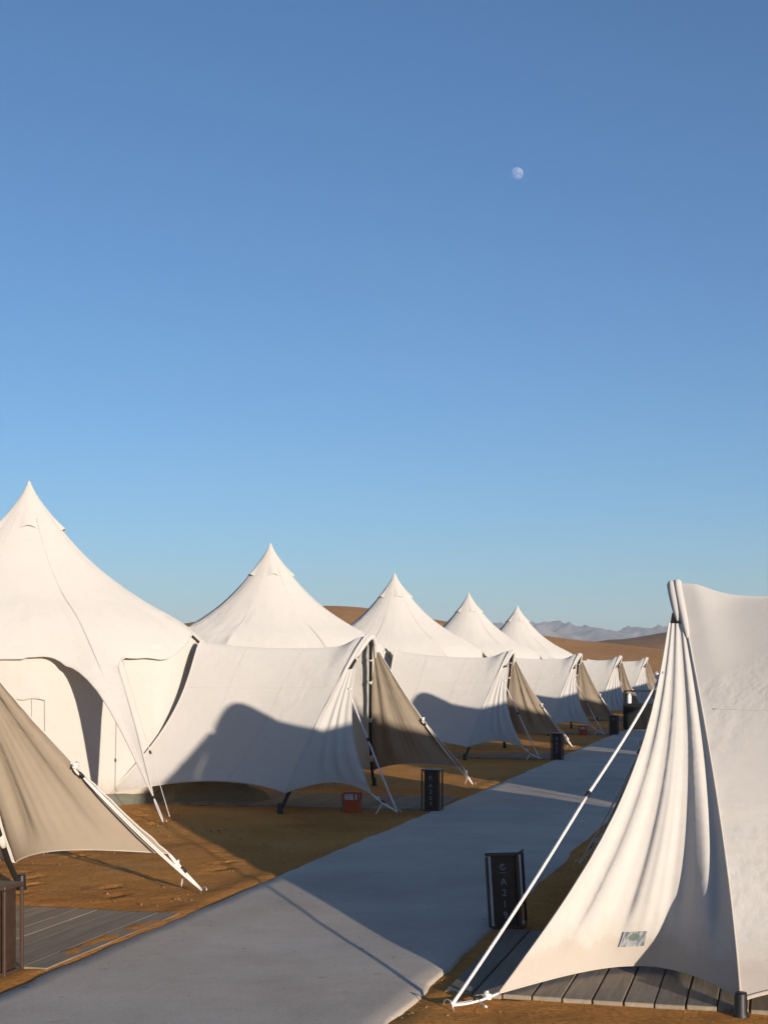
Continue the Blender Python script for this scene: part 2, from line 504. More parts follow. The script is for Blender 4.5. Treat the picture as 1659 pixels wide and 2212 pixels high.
def vnoise(x, y, seed=0):
    """smooth value noise in numpy"""
    x = np.asarray(x, float); y = np.asarray(y, float)
    xi = np.floor(x).astype(np.int64); yi = np.floor(y).astype(np.int64)
    fx = x - xi; fy = y - yi
    fx = fx * fx * (3 - 2 * fx); fy = fy * fy * (3 - 2 * fy)
    def h(a, b):
        n = (a * 374761393 + b * 668265263 + seed * 974634777) & 0x7fffffff
        n = ((n ^ (n >> 13)) * 1274126177) & 0x7fffffff
        return ((n ^ (n >> 16)) & 0xffff) / 65535.0
    return (h(xi, yi) * (1 - fx) + h(xi + 1, yi) * fx) * (1 - fy) + (h(xi, yi + 1) * (1 - fx) + h(xi + 1, yi + 1) * fx) * fy
def fbm(x, y, seed=0, o=5, g=0.5):
    s = 0; a = 1; t = 0
    for i in range(o):
        s = s + a * vnoise(x * 2 ** i, y * 2 ** i, seed + i); t += a; a *= g
    return s / t

def hermite(xs, ys):
    xs = np.array(xs, float); ys = np.array(ys, float)
    m = np.gradient(ys, xs)
    def f(x):
        x = np.clip(np.asarray(x, float), xs[0], xs[-1])
        i = np.clip(np.searchsorted(xs, x) - 1, 0, len(xs) - 2)
        h = xs[i + 1] - xs[i]; t = (x - xs[i]) / h
        return ((2 * t**3 - 3 * t**2 + 1) * ys[i] + (t**3 - 2 * t**2 + t) * h * m[i]
                + (-2 * t**3 + 3 * t**2) * ys[i + 1] + (t**3 - t**2) * h * m[i + 1])
    return f

# ---------------------------------------------------------------- ground
def make_ground():
    def axis(lo, hi, step, far, g=1.28):
        a = list(np.arange(lo, hi + step / 2, step)); st = step
        b = [a[-1]]
        while b[-1] < far: st *= g; b.append(b[-1] + st)
        st = step; c = [a[0]]
        while c[-1] > -far: st *= g; c.append(c[-1] - st)
        return np.array(c[:0:-1] + a + b[1:])
    xs = axis(-6, 4, 0.045, 5200); ys = axis(6, 20, 0.05, 5200)
    X, Y = np.meshgrid(xs, ys, indexing='ij')
    fade = np.exp(-np.maximum(0, np.hypot(X, Y) - 30) / 20)
    Z = (fbm(X * 1.1, Y * 1.1, 3, 4) - 0.5) * 0.05 + (fbm(X * 5, Y * 5, 9, 3) - 0.5) * 0.018
    Z = Z * fade
    # footprints and scuffs
    rg = random.Random(5)
    for k in range(150):
        if k % 2 == 0:
            r0, p0, hd = rg.uniform(6, 20), rg.choice([rg.uniform(-8.5, -4.1), rg.uniform(-8.5, -4.1), rg.uniform(-1.4, 2)]), rg.uniform(0, 6.28)
        sx_ = 0.12 if k % 2 else -0.12
        c = RP(r0, p0) + np.array((math.cos(hd) * (0.33 * (k % 2)) - math.sin(hd) * sx_, math.sin(hd) * (0.33 * (k % 2)) + math.cos(hd) * sx_, 0))
        dx, dy = X - c[0], Y - c[1]
        m = (np.abs(dx) < .4) & (np.abs(dy) < .4)
        a = dx[m] * math.cos(hd) + dy[m] * math.sin(hd); b = -dx[m] * math.sin(hd) + dy[m] * math.cos(hd)
        q = (a / 0.15) ** 2 + (b / 0.062) ** 2
        Z[m] += -0.022 * np.exp(-q ** 2) + 0.010 * np.exp(-((np.sqrt(q) - 1.45) / .35) ** 2)
    # kept below the decks and the path
    prp = X * PRP[0] + Y * PRP[1]
    on = np.clip(1 - (np.abs(prp + 2.72) - 0.85) / 0.1, 0, 1)
    Z = Z * 0.6 - 0.004 - on * 0.03 + 0.015 * np.exp(-((np.abs(prp + 2.72) - 1.13) / 0.13) ** 2)
    o = link('ground', grid_mesh(np.stack([X, Y, Z], -1), uv=False), 'sand')
    tag(o, kind='structure')
make_ground()

# ---------------------------------------------------------------- path
def make_path_obj():
    rows = np.concatenate([np.arange(-8, 30, 0.08), np.arange(30, 120, 0.5)])
    L = -3.75 + (fbm(rows * 0.7, rows * 0, 5, 4) - 0.5) * 0.07 + (vnoise(rows * 6, rows * 0, 8) - .5) * 0.025
    R = -1.69 + (fbm(rows * 0.7, rows * 0, 15, 4) - 0.5) * 0.05 + (vnoise(rows * 5, rows * 0, 18) - .5) * 0.03
    nq = 18
    P = np.zeros((nq + 4, len(rows), 3))
    qs = [0, 0] + list(np.linspace(0.012, 0.988, nq)) + [1, 1]
    for i, q in enumerate(qs):
        prp = L * (1 - q) + R * q
        z = 0.014 + (fbm(rows * .8, prp * .8 + 7, 31, 3) - .5) * 0.012
        if i in (1, nq + 2): z = z - 0.012
        if i in (0, nq + 3): z = z * 0 - 0.06
        P[i, :, 0] = ROW[0] * rows + PRP[0] * prp
        P[i, :, 1] = ROW[1] * rows + PRP[1] * prp
        P[i, :, 2] = z
    tag(link('path', grid_mesh(P), 'path_concrete'), kind='structure')
make_path_obj()

# ---------------------------------------------------------------- boardwalks
def boardwalk(row0, row1, p0, p1, idx):
    """boards run along the path; the deck leads from the path's edge under the canopy"""
    random.seed(40 + idx)
    fr = MB()
    ang = math.atan2(ROW[1], ROW[0])
    c = RP((row0 + row1) / 2, (p0 + p1) / 2)
    M = Matrix.Translation((c[0], c[1], 0)) @ Matrix.Rotation(ang, 4, 'Z')
    wd = abs(p1 - p0)
    for k in (-0.42, 0, 0.42):
        fr.box((k * (row1 - row0), 0, -0.045), (0.07, wd - 0.04, 0.08), M)
    d = tag(fr.build('boardwalk', 'joist'), kind='structure')
    me = None
    n = int(wd / 0.145)
    for i in range(n):
        if me is None:
            mb = MB().box((0, 0, 0), (row1 - row0, 0.1415, 0.024), None, 0.004)
            me = mb.mesh(); me.materials.append(MATS['deck_wood'])
        o = bpy.data.objects.new('board', me); COL.objects.link(o)
        y = -wd / 2 + 0.075 + i * (wd - 0.15) / (n - 1)
        Mo = M @ Matrix.Translation((random.uniform(-.012, .012), y, 0.005 + random.uniform(-.0015, .0015))) @ Matrix.Rotation(random.uniform(-.002, .002), 4, 'Z')
        o.parent = d
        o.matrix_local = Mo
    return d
boardwalk(6.98, 8.78, -3.79, -7.2, 0)
boardwalk(15.95, 17.75, -3.79, -7.2, 1)
boardwalk(25.5, 27.3, -3.79, -7.0, 2)
boardwalk(35.3, 37.1, -3.79, -7.0, 3)
boardwalk(45.0, 46.8, -3.79, -7.0, 4)
boardwalk(7.02, 8.8, -1.60, 2.6, 5)

# ---------------------------------------------------------------- far land
def ridge(name, pts, D, front, back, mat, seed, amp, z0=-1.0, nx=150, ny=40, xr=(-400, 2400)):
    f = hermite([p[0] for p in pts], [p[1] for p in pts])
    px = np.linspace(xr[0], xr[1], nx); t = np.linspace(0, 1, ny)
    PX, T = np.meshgrid(px, t, indexing='ij')
    X = (PX - CX) / F * D
    Y = D - front + T * (front + back)
    hz = CH + (YH - f(PX)) / F * D
    k = front / (front + back)
    prof = np.where(T < k, 0.5 - 0.5 * np.cos(np.pi * np.clip(T / k, 0, 1)), 0.5 + 0.5 * np.cos(np.pi * np.clip((T - k) / (1 - k), 0, 1)))
    Z = z0 + (hz - z0) * prof + amp * (fbm(X / 14, Y / 14, seed, 5) - 0.5) * prof
    return tag(link(name, grid_mesh(np.stack([X, Y, Z], -1)), mat), kind='structure')
ridge('dune', [(-400, 1400), (100, 1385), (400, 1354), (560, 1326), (660, 1313), (722, 1311), (800, 1318), (950, 1344), (1080, 1366), (1184, 1380), (1300, 1392), (1434, 1408), (1659, 1422), (2400, 1432)], 190, 95, 90, 'dune_sand', 4, 1.0)
ridge('dune', [(-400, 1420), (700, 1410), (1100, 1402), (1184, 1398), (1291, 1387), (1350, 1381), (1434, 1369), (1560, 1353), (1800, 1335), (2400, 1320)], 330, 90, 120, 'dune_shaded', 8, 2.0)
def mountains():
    pts = [(-1200, 1372), (300, 1362), (800, 1352), (1000, 1346), (1069, 1343), (1160, 1339), (1205, 1342), (1250, 1346), (1290, 1342), (1340, 1350), (1400, 1347), (1434, 1349), (1500, 1352), (1659, 1358), (2800, 1372)]
    f = hermite([p[0] for p in pts], [p[1] for p in pts])
    D = 2600
    nx, ny = 900, 110
    px = np.linspace(-1200, 2800, nx); t = np.linspace(0, 1, ny)
    PX, T = np.meshgrid(px, t, indexing='ij')
    X = (PX - CX) / F * D; Y = D - 420 + T * 620
    hz = CH + (YH - f(PX)) / F * D
    prof = np.clip(np.where(T < 0.68, (T / 0.68) ** 0.8, 1 - ((T - 0.68) / 0.32) ** 2), 0, 1)
    rg = 0
    a = 1.0
    for i in range(5):
        n = vnoise((X + 0.45 * Y) / 52 * 2 ** i, (Y - 0.2 * X) / 120 * 2 ** i, 60 + i)
        rg = rg + a * (1 - np.abs(2 * n - 1)); a *= 0.52
    rg = rg / 2.0
    Z = -2 + (hz + 4) * prof * (0.52 + 0.54 * rg) + 3 * prof * (fbm(X / 40, Y / 40, 77, 3) - .5)
    tag(link('mountain_range', grid_mesh(np.stack([X, Y, Z], -1)), 'rock'), kind='structure')
mountains()

# ---------------------------------------------------------------- tents
ZDROP = hermite([0, .03, .08, .17, .38, .66, .96, 1.27, 1.6, 1.9, 2.17, 2.6, 3.2, 4.0, 4.9],
                [0, .02, .12, .26, .55, .88, 1.17, 1.41, 1.62, 1.77, 1.92, 2.22, 2.68, 3.32, 4.02])
ZMID = hermite([0, .03, .08, .17, .38, .66, .96, 1.27, 1.6, 1.9, 2.17, 2.45, 2.72],
               [0, .02, .12, .26, .55, .88, 1.17, 1.41, 1.63, 1.80, 1.98, 2.27, 2.62])
ARMS = [-180, -135, -90, -45, 0, 45, 90, 135, 180]
ARM_R = {0: 2.38, 45: 4.75, 90: 4.35, 135: 4.7, 180: 4.6}

class Tent:
    def __init__(s, name, row, prp, side, seed, label, group, full=True, zp=2.05, near_tip=(-1.9, -1.08, 0.2), far_tip=(1.95, -1.2, 0.3),
                 near_peg=(-1.83, -1.35), far_peg=(2.1, -1.4), hw=2.1, pb=0.5, patch=False, fold=1.0, side_wing=True, apex_z=4.15, zb=0.22, ps=-0.05, wtop=0.36, bow=0.14, bow_s=0.0, aps=0.1, apb=4.27, rs=1.0, ds=1.0, sup=0.10, sin_=0.34, armk=1.0, rc=0.35):
        s.rng = random.Random(seed); s.seed = seed
        s.o = RP(row, prp); s.side = side
        s.bd = -PRP if side == 'L' else PRP
        s.zp = zp; s.hw = hw; s.pb = pb; s.zb = zb
        s.root = empty(name, tuple(s.o), label, 'tent', group)
        s.ap = np.array((aps, apb, apex_z)); s.rs = rs; s.ds = ds; s.armk = armk
        s.near_tip, s.far_tip, s.near_peg, s.far_peg = near_tip, far_tip, near_peg, far_peg
        if side == 'L':
            j = s.rng.uniform
            s.near_tip = (near_tip[0] + j(-.1, .1), near_tip[1] + j(-.06, .06), near_tip[2] + j(-.05, .08))
            s.far_tip = (far_tip[0] + j(-.12, .12), far_tip[1] + j(-.12, .1), far_tip[2] + j(-.08, .08))
            s.hw += j(-.08, .08); wtop += j(-.08, .1); fold *= j(.75, 1.3)
            s.ap = s.ap + np.array((j(-.05, .05), j(-.03, .03), j(-.03, .03)))
        s.kf = 3.7 if side == 'R' else s.rng.uniform(3.4, 5.2)
        s.fold = fold; s.ps = ps; s.wtop = wtop; s.bow = bow; s.bow_s = bow_s; s.sup = sup; s.sin_ = sin_
        s.rc = rc; s.m = math.sqrt((s.zp + rc) ** 2 - rc ** 2) / s.hw
        s.roof(); s.vents(); s.inner(); s.canopy(); s.arch()
        s.wing(-1, patch); s.wing(1, False)
        s.ropes()
    # local (s, b, z) relative to the root -> xyz relative to the root
    def W(s, P):
        P = np.asarray(P, float)
        v = P[..., :1] * ROW + P[..., 1:2] * s.bd
        return np.concatenate([v, P[..., 2:3]], -1)
    def pts(s, L): return [s.W(np.array(p)) for p in L]
    # ---- roof: a star with arms pulled down to the ground
    def zroof(s, r, ph):
        t = s.sect(ph)
        wgt = np.abs(t) ** 2.2
        r = r / s.rs
        return s.ap[2] - s.ds * (ZDROP(r) * wgt + ZMID(np.minimum(r, 2.72)) * (1 - wgt))
    def sect(s, ph):            # 0 in the middle of a bay, +-1 at its arms
        q = (np.asarray(ph) % 45.0) / 45.0
        return 2 * q - 1
    def redge(s, ph):
        ph = ((np.asarray(ph, float) + 180) % 360) - 180
        i = np.clip(np.floor((ph + 180) / 45).astype(int), 0, 7)
        a0 = np.array([ARM_R[abs(a)] for a in ARMS])[i]; a1 = np.array([ARM_R[abs(a)] for a in ARMS])[i + 1]
        t = ((ph + 180) / 45 - i) * 2 - 1
        base = 2.55
        e = np.where(t < 0, a0, a1)
        e = np.where(e > 2.6, base + (e - base) * s.armk, e)
        r = np.where(e > 2.6, base + (e - base) * np.abs(t) ** 7, base + (e - base) * np.abs(t) ** 1.6)
        return r * s.rs
    def roof(s):
        nth, nr = 320, 44
        ph = np.linspace(-180, 180, nth + 1)[:-1]
        # crowd the samples towards the arms
        k = np.floor(ph / 45); q = ph / 45 - k
        u = 2 * q - 1
        u = np.sign(u) * (1 - (1 - np.abs(u)) ** 1.5)
        ph = (k + (u + 1) / 2) * 45
        q = np.linspace(0, 1, nr) ** 1.15
        PH, Q = np.meshgrid(ph, q, indexing='ij')
        R = 0.012 + Q * (s.redge(PH) - 0.012)
        Z = s.zroof(R, PH)
        a = np.radians(PH)
        rr = s.seed * 1.7
        wr = (fbm(PH * .09 + rr, R * 1.3 + rr, s.seed, 3) - .5) * 0.05 * np.clip(R - .5, 0, 1)
        wr += (vnoise(PH * .5 + rr, R * .9, s.seed + 5) - .5) * 0.018 * np.clip((R - 1.2), 0, 1)
        dg = np.abs(s.sect(PH))
        wr += 0.010 * np.sin(dg * 9 + R * 13 + 3 * vnoise(PH * .11, R * 2, s.seed + 3)) * np.clip((vnoise(PH * .06 + 3, R * 1.2, s.seed + 8) - .35) * 2, 0, 1) * np.clip(R - 1.3, 0, .8) * np.clip((2.6 - R) * 3, 0, 1)
        Z = Z + wr
        P = np.stack([s.ap[0] + R * np.sin(a), s.ap[1] - R * np.cos(a), Z], -1)
        s.roof_o = link('roof', grid_mesh(s.W(P), closed_u=True), 'canvas', s.root)
        # hem round the scalloped edge
        E = P[:, -1, :]
        s.hem('roof_hem', np.vstack([E, E[:1]]), 0.011, s.roof_o)
        # seams
        for k8 in range(0, 16):
            phs = -180 + 22.5 * k8
            if k8 % 2 == 0 and abs(phs) % 360 == 0: pass
            r = np.linspace(0.35, float(s.redge(phs)) - 0.02, 26)
            z = s.zroof(r, phs) + 0.004
            a_ = math.radians(phs)
            L = np.stack([s.ap[0] + r * math.sin(a_), s.ap[1] - r * math.cos(a_), z], -1)
            if k8 % 2 == 0:
                MB().tube(s.W(L), 0.0035, 5).build('seam', 'canvas_seam', s.roof_o, True)
        # finial
        MB().lathe([(0.035, -0.05), (0.03, 0.0), (0.018, 0.03), (0.006, 0.045)], s.W(s.ap + np.array((0, 0, -0.01))), 12).build('finial', 'canvas_hem', s.roof_o, True)
    def vents(s):
        for ph0 in (-62, 18, 98, 170, -130):
            nth, nr = 13, 12
            ph = np.linspace(-15, 15, nth); q = np.linspace(0, 1, nr)
            PH, Q = np.meshgrid(ph, q, indexing='ij')
            R = 0.10 + Q * 0.36
            w_ = np.cos(np.radians(PH / 15 * 90)) ** 1
            lift = 0.004 + 0.055 * Q ** 2.2 * np.clip(w_, 0, 1) ** 1.3
            Z = s.ap[2] - s.ds * ZDROP(R / s.rs) + lift * 0.75
            a = np.radians(PH + ph0); R2 = R + lift * 0.35
            P = np.stack([s.ap[0] + R2 * np.sin(a), s.ap[1] - R2 * np.cos(a), Z], -1)
            v = link('vent_flap', grid_mesh(s.W(P)), 'canvas', s.root)
            s.hem('flap_hem', P[:, -1, :], 0.008, v)
    def hem(s, name, L, r, parent, mat='canvas_hem'):
        return MB().tube(s.W(np.array(L)), r, 6, False).build(name, mat, parent, True)
    # ---- the room under the roof
    def inner(s):
        nth, nz = 192, 22
        ph = np.linspace(-180, 180, nth + 1)[:-1]; q = np.linspace(0, 1, nz)
        PH, Q = np.meshgrid(ph, q, indexing='ij')
        a8 = np.radians(((PH + 22.5) % 45) - 22.5)
        R = 2.46 * (0.5 + 0.5 * math.cos(rad(22.5)) / np.cos(a8) / math.cos(rad(22.5)) * 1.0) * 0.985
        R = R - 0.08 * Q + 0.03 * np.sin(Q * np.pi)
        top = s.zroof(2.36 * s.rs, PH) - 0.05
        R = R * s.rs
        Z = 0.05 + Q * (top - 0.05)
        R = R + (fbm(PH * .12 + Q * 1.5, Q * 2.5 + PH * .03, s.seed + 40, 4) - .5) * 0.06
        a = np.radians(PH)
        P = np.stack([s.ap[0] + R * np.sin(a), s.ap[1] - R * np.cos(a), Z], -1)
        wl = link('inner_wall', grid_mesh(s.W(P), closed_u=True), 'canvas_wall', s.root)
        # skirt and ground sheet
        prof = [(2.30, 0.12), (2.42, 0.11), (2.62, 0.05), (2.85, -0.01)]
        ph = np.linspace(-180, 180, 129)[:-1]
        G = np.zeros((128, 4, 3))
        for j, (r, z) in enumerate(prof):
            rn = r * s.rs + 0.06 * (vnoise(ph * .2, ph * 0 + j, s.seed) - .5)
            G[:, j, 0] = s.ap[0] + rn * np.sin(np.radians(ph)); G[:, j, 1] = s.ap[1] - rn * np.cos(np.radians(ph)); G[:, j, 2] = z
        link('ground_sheet', grid_mesh(s.W(G), closed_u=True), 'tarp_green', s.root)
        # a rolled window flap and its stitched frame on each bay of the wall
        for ph0 in (-67.5, 67.5, -112.5, 112.5):
            rr = 2.50 * s.rs
            def at(dp, z): return (s.ap[0] + rr * math.sin(rad(ph0 + dp)), s.ap[1] - rr * math.cos(rad(ph0 + dp)), z)
            wd = MB().tube(s.pts([at(d, 1.30 + 0.012 * math.sin(d)) for d in np.linspace(-11, 11, 12)]), 0.026, 8)
            f = wd.build('window_roll', 'canvas_hem', wl, True)
            fr = MB()
            L = [at(d, .52) for d in np.linspace(-11, 11, 10)]
            fr.tube(s.pts([at(-11, z) for z in np.linspace(1.28, .52, 8)] + L[1:] + [at(11, z) for z in np.linspace(.6, 1.28, 8)]), .0035, 5)
            fr.tube(s.pts([at(-7.5, z) for z in np.linspace(1.28, .58, 8)] + [at(7.5, z) for z in np.linspace(.58, 1.28, 8)]), .0025, 5)
            fr.build('window_binding', 'canvas_seam', wl, True)
            tb = MB().tube(s.pts([at(-4, 1.29), at(-4.1, 1.2), at(-3.8, 1.08)]), .006, 5)
            tb.build('flap_tie', 'canvas_seam', f, True)
        # door seams
    # ---- the canopy between the arch and the roof
    def arch_pt(s, tau, k=1.0):
        tau = np.asarray(tau, float)
        x = tau * s.hw
        z = s.zp - (np.sqrt((x * s.m) ** 2 + s.rc ** 2) - s.rc)
        z = np.where(np.abs(tau) > 1, z, np.maximum(z, 0))
        b = -s.pb * np.clip(z / s.zp, 0, 1) ** 1.3
        return np.stack([x * k + s.ps * (z / s.zp), b, z], -1)
    def tau_at(s, z):
        return math.sqrt((s.zp - z + s.rc) ** 2 - s.rc ** 2) / (s.m * s.hw)
    def canopy(s):
        tb = s.tau_at(s.zb)
        nu, nv = 60, 121
        v = np.linspace(-1, 1, nv)
        v = np.sign(v) * np.abs(v) ** 1.25
        u = np.linspace(0, 1, nu) ** 1.2
        A = s.arch_pt(v * tb)                                   # front edge
        zK = 2.0 if s.side == 'L' else 2.08; hw2 = 1.46
        m2 = math.sqrt((zK - .12 + .5) ** 2 - .5 ** 2)
        Bz = zK - (np.sqrt((v * m2) ** 2 + .5 ** 2) - .5)
        Bs = v * hw2 + s.ap[0] - .02
        Bb = 1.80 + 0.62 * np.abs(v) ** 1.5 - np.where(v < 0, 0.30, 0.0) * np.sin(np.pi * np.abs(v)) ** 1.0 * np.abs(v) ** .5
        B = np.stack([Bs, Bb, Bz], -1)
        U = u[:, None, None]
        P = A[None] * (1 - U) + B[None] * U
        V = np.abs(v)[None, :]; U2 = u[:, None]
        # the ridge drops behind the hood and sags; scalloped lower hem
        drop = ((0.11 if s.side == 'L' else 0.08) * (1 - np.exp(-(np.maximum(U2 - .045, 0) / 0.075) ** 1.6)) * (1 - U2) ** .6 + (0.05 if s.side == 'L' else 0.015) * np.sin(np.pi * U2)) * np.exp(-(V / 0.30) ** 2)
        P[..., 2] -= drop
        sc = np.sin(np.pi * U2 ** 0.85)
        P[..., 2] += 0.13 * sc * V ** 10 
        P[..., 0] -= np.sign(v)[None, :] * 0.16 * sc * V * np.sin(np.pi * np.clip(V, 0, 1) * .55)
        # creases
        n = (fbm(V * 3 + s.seed + np.sign(v)[None, :] * 9, U2 * 2.2 + V * 2, s.seed + 70, 4) - .5)
        P[..., 0] += np.sign(v)[None, :] * n * 0.045 * np.sin(np.pi * U2) ** .5
        # gathers at the lower hem and along the arch
        g = np.sin(U2 * 26 + 3 * n * 4) * V ** 5 * 0.012 * sc
        P[..., 0] += np.sign(v)[None, :] * g
        fan = np.sin(V * 34 + 4 * n) * np.exp(-U2 / .10) * 0.006
        P[..., 0] += np.sign(v)[None, :] * fan
        s.can_o = link('canopy', grid_mesh(s.W(P)), 'canvas', s.root)
        for j in (0, nv - 1):
            s.hem('canopy_hem', P[:, j, :], 0.010, s.can_o)
        s.hem('canopy_back_hem', P[-1, :, :], 0.012, s.can_o)
        for sg in (-1, 1):
            for uu in (0.36, 0.70):
                i_ = int(np.argmin(np.abs(u - uu)))
                js = [j for j in range(nv) if sg * v[j] > 0.06]
                q = P[i_, js, :].copy(); q[:, 0] += sg * .002; q[:, 2] += .0015
                MB().tube(s.W(q), 0.0020, 5).build('seam', 'canvas_seam', s.can_o, True)
        # a horizontal panel seam across each wall
        for sg in (-1, 1):
            j = int(np.argmin(np.abs(v - sg * 0.42)))
            q = P[3:-2, j, :].copy(); q[:, 0] += sg * 0.002; q[:, 2] += .002
            MB().tube(s.W(q), 0.0024, 5).build('seam', 'canvas_seam', s.can_o, True)
    def arch(s):
        # rolled lips of the hood
        t1 = s.tau_at(s.zp - s.wtop - 0.1)
        tau = np.linspace(-t1, t1, 60)
        e = np.sqrt(np.clip(1 - (tau / t1) ** 4, 0.02, 1))
        L = s.arch_pt(tau); L[:, 1] -= 0.012; L[:, 2] += .002
        MB().tube(s.W(L), list(0.024 * e + .004), 10).build('hood_lip', 'canvas', s.can_o, True)
        t2 = s.tau_at(s.zp - 0.27)
        tau = np.linspace(-t2, t2, 44)
        e = np.sqrt(np.clip(1 - (tau / t2) ** 4, 0.02, 1))
        L = s.arch_pt(tau); L[:, 1] -= 0.050; L[:, 2] -= .010
        MB().tube(s.W(L), list(0.028 * e + .003), 10).build('hood_lip', 'canvas', s.can_o, True)
        # the pole
        tau = np.linspace(-1, 1, 80)
        L = s.arch_pt(tau); L[:, 0] -= np.sign(tau) * .07 * np.minimum(1, np.abs(tau) * 6); L[:, 1] -= 0.01; L[:, 2] = L[:, 2] - .05 * np.clip(L[:, 2] / .3, 0, 1)
        pole = MB().tube(s.W(L), 0.021, 10).build('arch_pole', 'pole_black', s.root, True)
        for k in (0, -1):
            c = s.W(L[k])
            f = MB().lathe([(0.04, -0.03), (0.042, 0.0), (0.032, 0.02), (0.030, 0.10), (0.028, 0.11)], c, 12)
            f.build('pole_foot', 'black_plastic', pole, True)
        for z in (0.42, 0.98, 1.5, 1.8):
            for sg in (-1, 1):
                tz = s.tau_at(z)
                a = s.arch_pt(np.array([sg * tz, sg * tz * 0.955])); a[:, 0] -= sg * .07; a[:, 1] -= .01; a[:, 2] -= .05
                MB().tube(s.W(a), 0.0255, 10).build('pole_sleeve', 'canvas_hem', pole, True)
    # ---- the flared wings of the entrance
    def wing(s, sg, patch):
        tip = np.array(s.near_tip if sg < 0 else s.far_tip)
        th = s.tau_at(s.zp - (s.wtop if sg < 0 else 0.20)); tf = s.tau_at(s.zb)
        nu, nv = 110, 70
        u = np.linspace(0, 1, nu); v = np.linspace(0, 1, nv)
        leg = s.arch_pt(sg * (tf + (th - tf) * v))
        leg[:, 1] -= 0.006
        H = s.arch_pt(np.array(sg * th * 0.93)); H[1] -= 0.11; H[2] -= 0.02
        vv = v[:, None]
        outer = tip * (1 - vv) + H * vv
        # the outer edge bows in towards the doorway
        bow = np.sin(np.pi * v) * (s.bow if sg < 0 else 0.07)
        outer[:, 1] += bow * 0.9
        outer[:, 0] += sg * np.sin(np.pi * v) * s.bow_s
        outer[:, 2] -= bow * 0.25
        U = u[:, None, None]
        P = leg[None] * (1 - U) + outer[None] * U
        wdt = np.linalg.norm(outer - leg, axis=1)[None, :]
        U2 = u[:, None]; V2 = v[None, :]
        arc = np.sin(np.pi * U2 ** 0.9) * (1 - V2) ** 3
        P[..., 2] += s.sup * arc
        P[..., 0] -= sg * s.sin_ * arc
        # folds fan out from the top
        r = s.rng
        kf = s.kf * (1.0 if sg < 0 else .8)
        phs = U2 * kf * 2 * np.pi + 0.9 * np.sin(U2 * 7.3 + r.uniform(0, 6)) + 0.5 * np.sin(V2 * 3 + r.uniform(0, 6)) + r.uniform(0, 6)
        prof = np.sin(phs); prof = np.sign(prof) * np.abs(prof) ** 0.8
        lam = wdt / kf
        env = np.clip(np.minimum(V2 / 0.18, 1), 0, 1) ** 1.3 * np.sin(np.pi * np.clip(U2 * 0.97 + .015, 0, 1)) ** 0.35
        env = env * (0.55 + 0.45 * fbm(U2 * 3 + s.seed, V2 * 2 + sg * 4, s.seed + 90, 3) * 2 - .2)
        amp = 0.15 * s.fold * lam * env * (1.0 if sg < 0 else 0.55)
        ph2 = U2 * 11.3 * 2 * np.pi + 2 * np.sin(U2 * 9 + 2) + r.uniform(0, 6)
        amp2 = 0.007 * env * (1 if sg < 0 else .5) * wdt * np.clip(1.2 - V2, 0, 1)
        fold = amp * prof + amp2 * np.sin(ph2)
        # small gathers at the outer hem
        fold = fold + 0.010 * s.fold * np.sin(V2 * 60 + 3 * np.sin(V2 * 17)) * U2 ** 8 * np.clip(1 - V2, 0, 1) * np.clip(V2 / .05, 0, 1)
        P[..., 0] += sg * fold
        nm = 'entrance_wing'
        s.wo = link(nm, grid_mesh(s.W(P)), 'canvas', s.root)
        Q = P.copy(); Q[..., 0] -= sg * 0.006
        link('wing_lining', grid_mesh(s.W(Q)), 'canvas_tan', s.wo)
        s.hem('wing_hem', P[:, 0, :], 0.0055, s.wo)
        s.hem('wing_hem', P[-1, :, :], 0.006, s.wo)
        s.hem('leg_seam', P[0, :, :] + np.array((sg * .006, 0, 0)), 0.006, s.wo)
        s.tips = getattr(s, 'tips', {}); s.tips[sg] = P[-1, 0, :]
        s.tops = getattr(s, 'tops', {}); s.tops[sg] = P[int(nu * (.72 if s.side == 'L' else .93)), int(nv * .84), :] if sg < 0 else P[int(nu * .985), int(nv * .46), :]
        if patch:
            i0, i1, j0, j1 = 51, 65, 4, 8
            sub = P[i0:i1, j0:j1, :].copy(); sub[..., 0] += sg * 0.006
            # the patch follows the cloth but stays flatter
            pl = sub.copy()
            for a in range(sub.shape[1]):
                for b in range(3):
                    pl[:, a, b] = np.linspace(sub[0, a, b], sub[-1, a, b], sub.shape[0])
            sub = 0.75 * sub + 0.25 * pl; sub[..., 0] += sg * 0.006
            q = link('label_patch', grid_mesh(s.W(sub)), 'patch_print', s.wo)
            q['label'] = 'small printed grey label patch sewn on the wing'
    def rope(s, a, b, r=0.009, sag=0.02, n=14, parent=None, name='guy_rope', double=False):
        a = np.array(a, float); b = np.array(b, float)
        out = []
        for k in ((-1, 1) if double else (0,)):
            L = []
            for i in range(n + 1):
                t = i / n
                p = a * (1 - t) + b * t
                p[2] -= sag * math.sin(math.pi * t)
                p[0] += k * 0.018 * math.sin(math.pi * min(1, t * 1.02)) ** .4
                L.append(p)
            out.append(MB().tube(s.W(np.array(L)), r, 7).build(name, 'rope_white', parent or s.root, True))
        return out
    def peg(s, p, big=1.0):
        """bent steel stake with a hook"""
        x, b = p
        L = [(x, b + .03, -.06), (x, b + .005, .05), (x, b - .01, .085), (x, b - .035, .10), (x, b - .06, .088), (x, b - .068, .06), (x, b - .066, .035)]
        big *= 0.58
        L = [(q[0], b + (q[1] - b) * big, q[2] * big) for q in L]
        return MB().tube(s.W(np.array(L)), 0.0065 * big, 7).build('tent_peg', 'steel', s.root, True)
